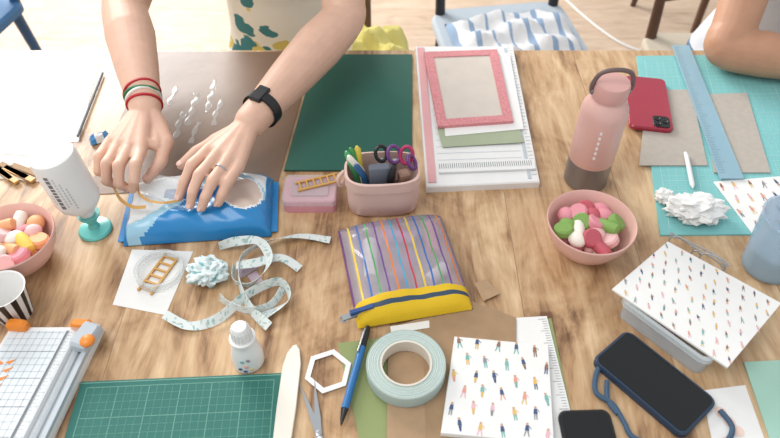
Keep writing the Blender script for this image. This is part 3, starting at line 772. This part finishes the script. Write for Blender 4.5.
def person(name, cx, arms, skin, shirt, pants, hairc, nailm):
    e = bpy.data.objects.new(name, None); S.collection.objects.link(e)
    X = cx
    def add(bm):
        chain(bm, [W((X, 1.51, -.19)), W((X, 1.485, -.08)), W((X, 1.455, .04)), W((X, 1.42, .18)), W((X, 1.40, .27))], [(.165, .12, .095), (.135, .105, .08), (.125, .098, .08), (.148, .108, .09), (.13, .085, .06)], .18)
        chain(bm, [W((X-.17, 1.39, .30)), W((X, 1.395, .325)), W((X+.17, 1.39, .30))], [.056, .062, .056])
        for s_, a in zip((-1, 1), arms):
            sh, el = Vector(W(a[0])), Vector(W(a[1])); chain(bm, [sh, sh.lerp(el, .5)], [.062, .057], .15)
            chain(bm, [W((X+s_*.09, 1.47, -.215)), W((X+s_*.11, 1.12, -.215)), W((X+s_*.11, 1.10, -.4)), W((X+s_*.11, 1.13, -.66))], [.083, .062, .055, .04])
            chain(bm, [W((X+s_*.11, 1.14, -.705)), W((X+s_*.115, .98, -.72))], [(.038, .045, .035), (.04, .045, .025)])
        chain(bm, [W((X, 1.385, .35)), W((X, 1.355, .43))], [.052, .048])
        chain(bm, [W((X, 1.335, .545)), W((X, 1.31, .50)), W((X, 1.285, .465))], [(.074, .088, .080), (.067, .075, .07), (.045, .045, .035)])
        chain(bm, [W((X, 1.243, .535)), W((X, 1.222, .505))], [.010, .013])
        for s_ in (-1, 1): chain(bm, [W((X+s_*.076, 1.35, .54)), W((X+s_*.08, 1.352, .51))], [(.008, .016, .018), (.007, .012, .012)])
        chain(bm, [W((X-.018, 1.235, .478)), W((X, 1.228, .480)), W((X+.018, 1.235, .478))], [.006, .009, .006])
    def fn(c):
        z = c.z-TZ
        if z > .375 and abs(c.x-X) < .12: return 0
        if z < -.70+.03: return 3
        if z < -.17: return 2
        return 1
    remeshed(name+'_body', add, .006, 5, [skin, shirt, pants, DW], fn, e)
    h = M()
    def addh(bm):
        chain(bm, [W((X, 1.36, .575)), W((X, 1.40, .53)), W((X, 1.43, .44)), W((X, 1.45, .33))], [(.084, .085, .075), (.086, .07, .08), (.085, .05, .06), (.07, .03, .05)])
        for s_ in (-1, 1): chain(bm, [W((X+s_*.05, 1.31, .61)), W((X+s_*.083, 1.345, .55)), W((X+s_*.088, 1.37, .46)), W((X+s_*.08, 1.40, .36))], [.03, .022, .022, .018])
    remeshed(name+'_hair', addh, .006, 4, [hairc], parent=e)
    EW = mat('eye_white', '#f4f2ee', .2); ED = mat('eye_iris', '#4a3020', .2)
    for s_ in (-1, 1):
        h.ell(W((X+s_*.029, 1.262, .545)), .0125, EW); h.ell(W((X+s_*.029, 1.252, .542)), .0055, ED)
        h.tube(cat([W((X+s_*.014, 1.253, .566)), W((X+s_*.03, 1.25, .572)), W((X+s_*.046, 1.262, .566))], 4), .0025, hairc, 6)
    h.tube(cat([W((X-.02, 1.228, .478)), W((X, 1.220, .480)), W((X+.02, 1.228, .478))], 5), .004, mat('lips', '#b8625c', .4), 8)
    h.done(name+'_face', 0, 0, 0, parent=e)
    for k, a in enumerate(arms): arm(name+('_right_arm', '_left_arm')[k], *a, skin, e, nailm)
    return e

SK = mat('skin_light', '#d9b09a', .5, sss=.12, var=.06, vscale=45, bump=.1, bscale=350)
SK2 = mat('skin_tan', '#bd8d70', .5, sss=.1, var=.06, vscale=45, bump=.1, bscale=350)
NAIL = mat('nail', '#e3bbae', .25)
# right hand (image left)
LF = [[(-.396, .812, .085), (-.391, .775, .092), (-.394, .757, .074), (-.402, .757, .055)],
      [(-.415, .817, .087), (-.418, .774, .090), (-.419, .756, .069), (-.414, .766, .050)],
      [(-.435, .824, .085), (-.440, .783, .086), (-.442, .766, .066), (-.436, .776, .048)],
      [(-.453, .838, .080), (-.460, .806, .080), (-.462, .791, .063), (-.455, .799, .049)]]
LT = [(-.388, .888, .080), (-.366, .850, .072), (-.369, .812, .062), (-.385, .782, .054)]
RF = [[(-.289, .815, .085), (-.307, .779, .087), (-.318, .757, .071), (-.326, .742, .054)],
      [(-.272, .798, .089), (-.291, .757, .087), (-.301, .736, .070), (-.306, .727, .052)],
      [(-.254, .787, .087), (-.270, .748, .083), (-.281, .728, .067), (-.288, .722, .051)],
      [(-.237, .783, .080), (-.248, .752, .078), (-.257, .737, .065), (-.264, .731, .052)]]
RT = [(-.252, .868, .078), (-.287, .856, .070), (-.316, .838, .062), (-.338, .815, .054)]
p1 = person('craft_woman', -.255,
            [((-.425, 1.385, .30), (-.500, 1.165, .135), (-.411, .915, .092), LF, LT), ((-.085, 1.385, .30), (-.090, 1.165, .11), (-.229, .878, .092), RF, RT)],
            SK, print_fabric('butterfly_shirt', '#eae7dc', '#3f7f85', '#d8c46c', 15, thr=.62, size=.44), mat('yellow_trousers', '#e3d47c', .9, bump=.3, bscale=80), mat('brown_hair', '#4f3424', .6, var=.3, vscale=120), NAIL)
c = M(); YW = mat('pale_yellow_wool', '#e6da86', .95, bump=.5, bscale=80)
c.pillow(.24, .3, .12, 24, 24, lambda u, v: YW, wr=.012); o_ = c.done('yellow_cardigan', -.05, 1.54, .45, .2, parent=p1)
wl_ = Vector((-.411, .915, .092)); dn = (Vector((-.500, 1.165, .135))-wl_).normalized()
for k, (nm, h_) in enumerate((('red_bracelet', '#b5202d'), ('white_bracelet', '#e6e6de'), ('green_bracelet', '#1d6f47'), ('red_bracelet', '#b5202d'))):
    c = wl_+dn*(.008+.009*k); band(nm, c, dn+Vector((.12*(-1)**k, 0, .1*(-1)**k)), .0275+k*.0006, .005, .0028, mat(nm, h_, .6), p1)
wr_ = Vector((-.229, .878, .092)); d2 = (Vector((-.090, 1.165, .11))-wr_).normalized()
c = wr_+d2*.036; band('watch_strap', c, d2, .0300, .019, .003, BLACK, p1)
b = M(); b.box(0, 0, 0, .020, .034, .008, BLACK, bev=.002, T=align(W(c+Vector((0, 0, .031))), Vector((0, -.12, 1))) @ TM(rz=-.5)); b.done('watch_case', parent=p1)
r0, r1 = Vector(RF[2][0]), Vector(RF[2][1]); band('silver_ring', r0.lerp(r1, .42), r1-r0, .0099, .003, .0012, STEEL, p1)

def ghand(wr, F, Sd):
    F = Vector(F).normalized(); Sd = Vector(Sd).normalized(); U = Vector((0, 0, 1)); wr = Vector(wr); out = []
    for k, (o, L) in enumerate(((.028, .088), (.010, .092), (-.009, .087), (-.026, .078))):
        m_ = wr+F*L+Sd*o+U*.004; q = [.044, .047, .044, .035][k]
        out.append([m_, m_+F*q+U*.002, m_+F*(q*1.55)-U*.010, m_+F*(q*1.85)-U*.022])
    th = [wr+F*.022+Sd*.025-U*.004, wr+F*.055+Sd*.045-U*.010, wr+F*.082+Sd*.050-U*.014, wr+F*.105+Sd*.046-U*.018]
    return out, th
f1, t1 = ghand((.875, 1.09, .046), (1, -.25, 0), (.25, -1, 0)); f2, t2 = ghand((1.06, 1.02, .046), (-.3, -.95, 0), (-.95, .3, 0))
p2 = person('seated_woman', .93, [((.765, 1.385, .30), (.664, 1.160, .0515), (.875, 1.09, .046), f1, t1), ((1.10, 1.385, .30), (1.18, 1.21, .065), (1.06, 1.02, .046), f2, t2)],
            SK2, mat('white_tshirt', '#d3d7de', .9), mat('denim', '#5d7896', .9), mat('dark_hair', '#2c2019', .6), NAIL)

# golden strip and clear film held between the hands
b = M(); b.strip(cat([(-.397, .772, .052), (-.389, .748, .056), (-.370, .731, .058), (-.345, .726, .058), (-.322, .738, .052)], 10), .0035, [.5, .9, 1.1, .9, .5], GOLD)
b.strip(cat([(-.440, .775, .046), (-.420, .745, .046), (-.395, .725, .050), (-.372, .720, .055)], 10), .005, [.5, .9, 1.1, .9], GOLD)
b.done('gold_paper_strip', 0, 0, 0)
b = M(); AC = mat('acetate', '#e8eef0', .05, alpha=.26)
b.strip(cat([(-.396, .776, .050), (-.375, .768, .055), (-.350, .760, .056), (-.326, .750, .052)], 10), .046, [H, H, H, H], AC); b.done('clear_acetate_sheet')

# ---------------------------------------------------------------- light + camera
w = bpy.data.worlds.new('World'); S.world = w; w.use_nodes = True
bg = w.node_tree.nodes['Background']; bg.inputs[0].default_value = (.95, .98, 1, 1); bg.inputs[1].default_value = .78
def area(name, locn, target, sx, sy, e, col=(1, 1, 1)):
    L = bpy.data.lights.new(name, 'AREA'); L.shape = 'RECTANGLE'; L.size = sx; L.size_y = sy; L.energy = e; L.color = col
    o = bpy.data.objects.new(name, L); S.collection.objects.link(o); o.location = locn
    o.rotation_euler = (Vector(target)-Vector(locn)).to_track_quat('-Z', 'Y').to_euler()
area('window_light', (-2.35, 4.6, 2.7), (-.2, .8, .75), 2.6, 1.8, 270, (1, .985, .96))
area('top_area_light', (-1.2, .2, 3.0), (0, .8, .75), 1.4, 1.4, 28, (1, .98, .95))  # weak area lamp high above the near side
cam = bpy.data.cameras.new('Camera'); co = bpy.data.objects.new('Camera', cam); S.collection.objects.link(co)
cam.sensor_width = 36; cam.lens = 31.38; cam.clip_start = .02
cam.dof.use_dof = True; cam.dof.focus_distance = 1.06; cam.dof.aperture_fstop = 5.0
co.location = (0, 0, TZ+.8); co.rotation_euler = (math.radians(43), 0, 0); S.camera = co
S.view_settings.view_transform = 'Standard'
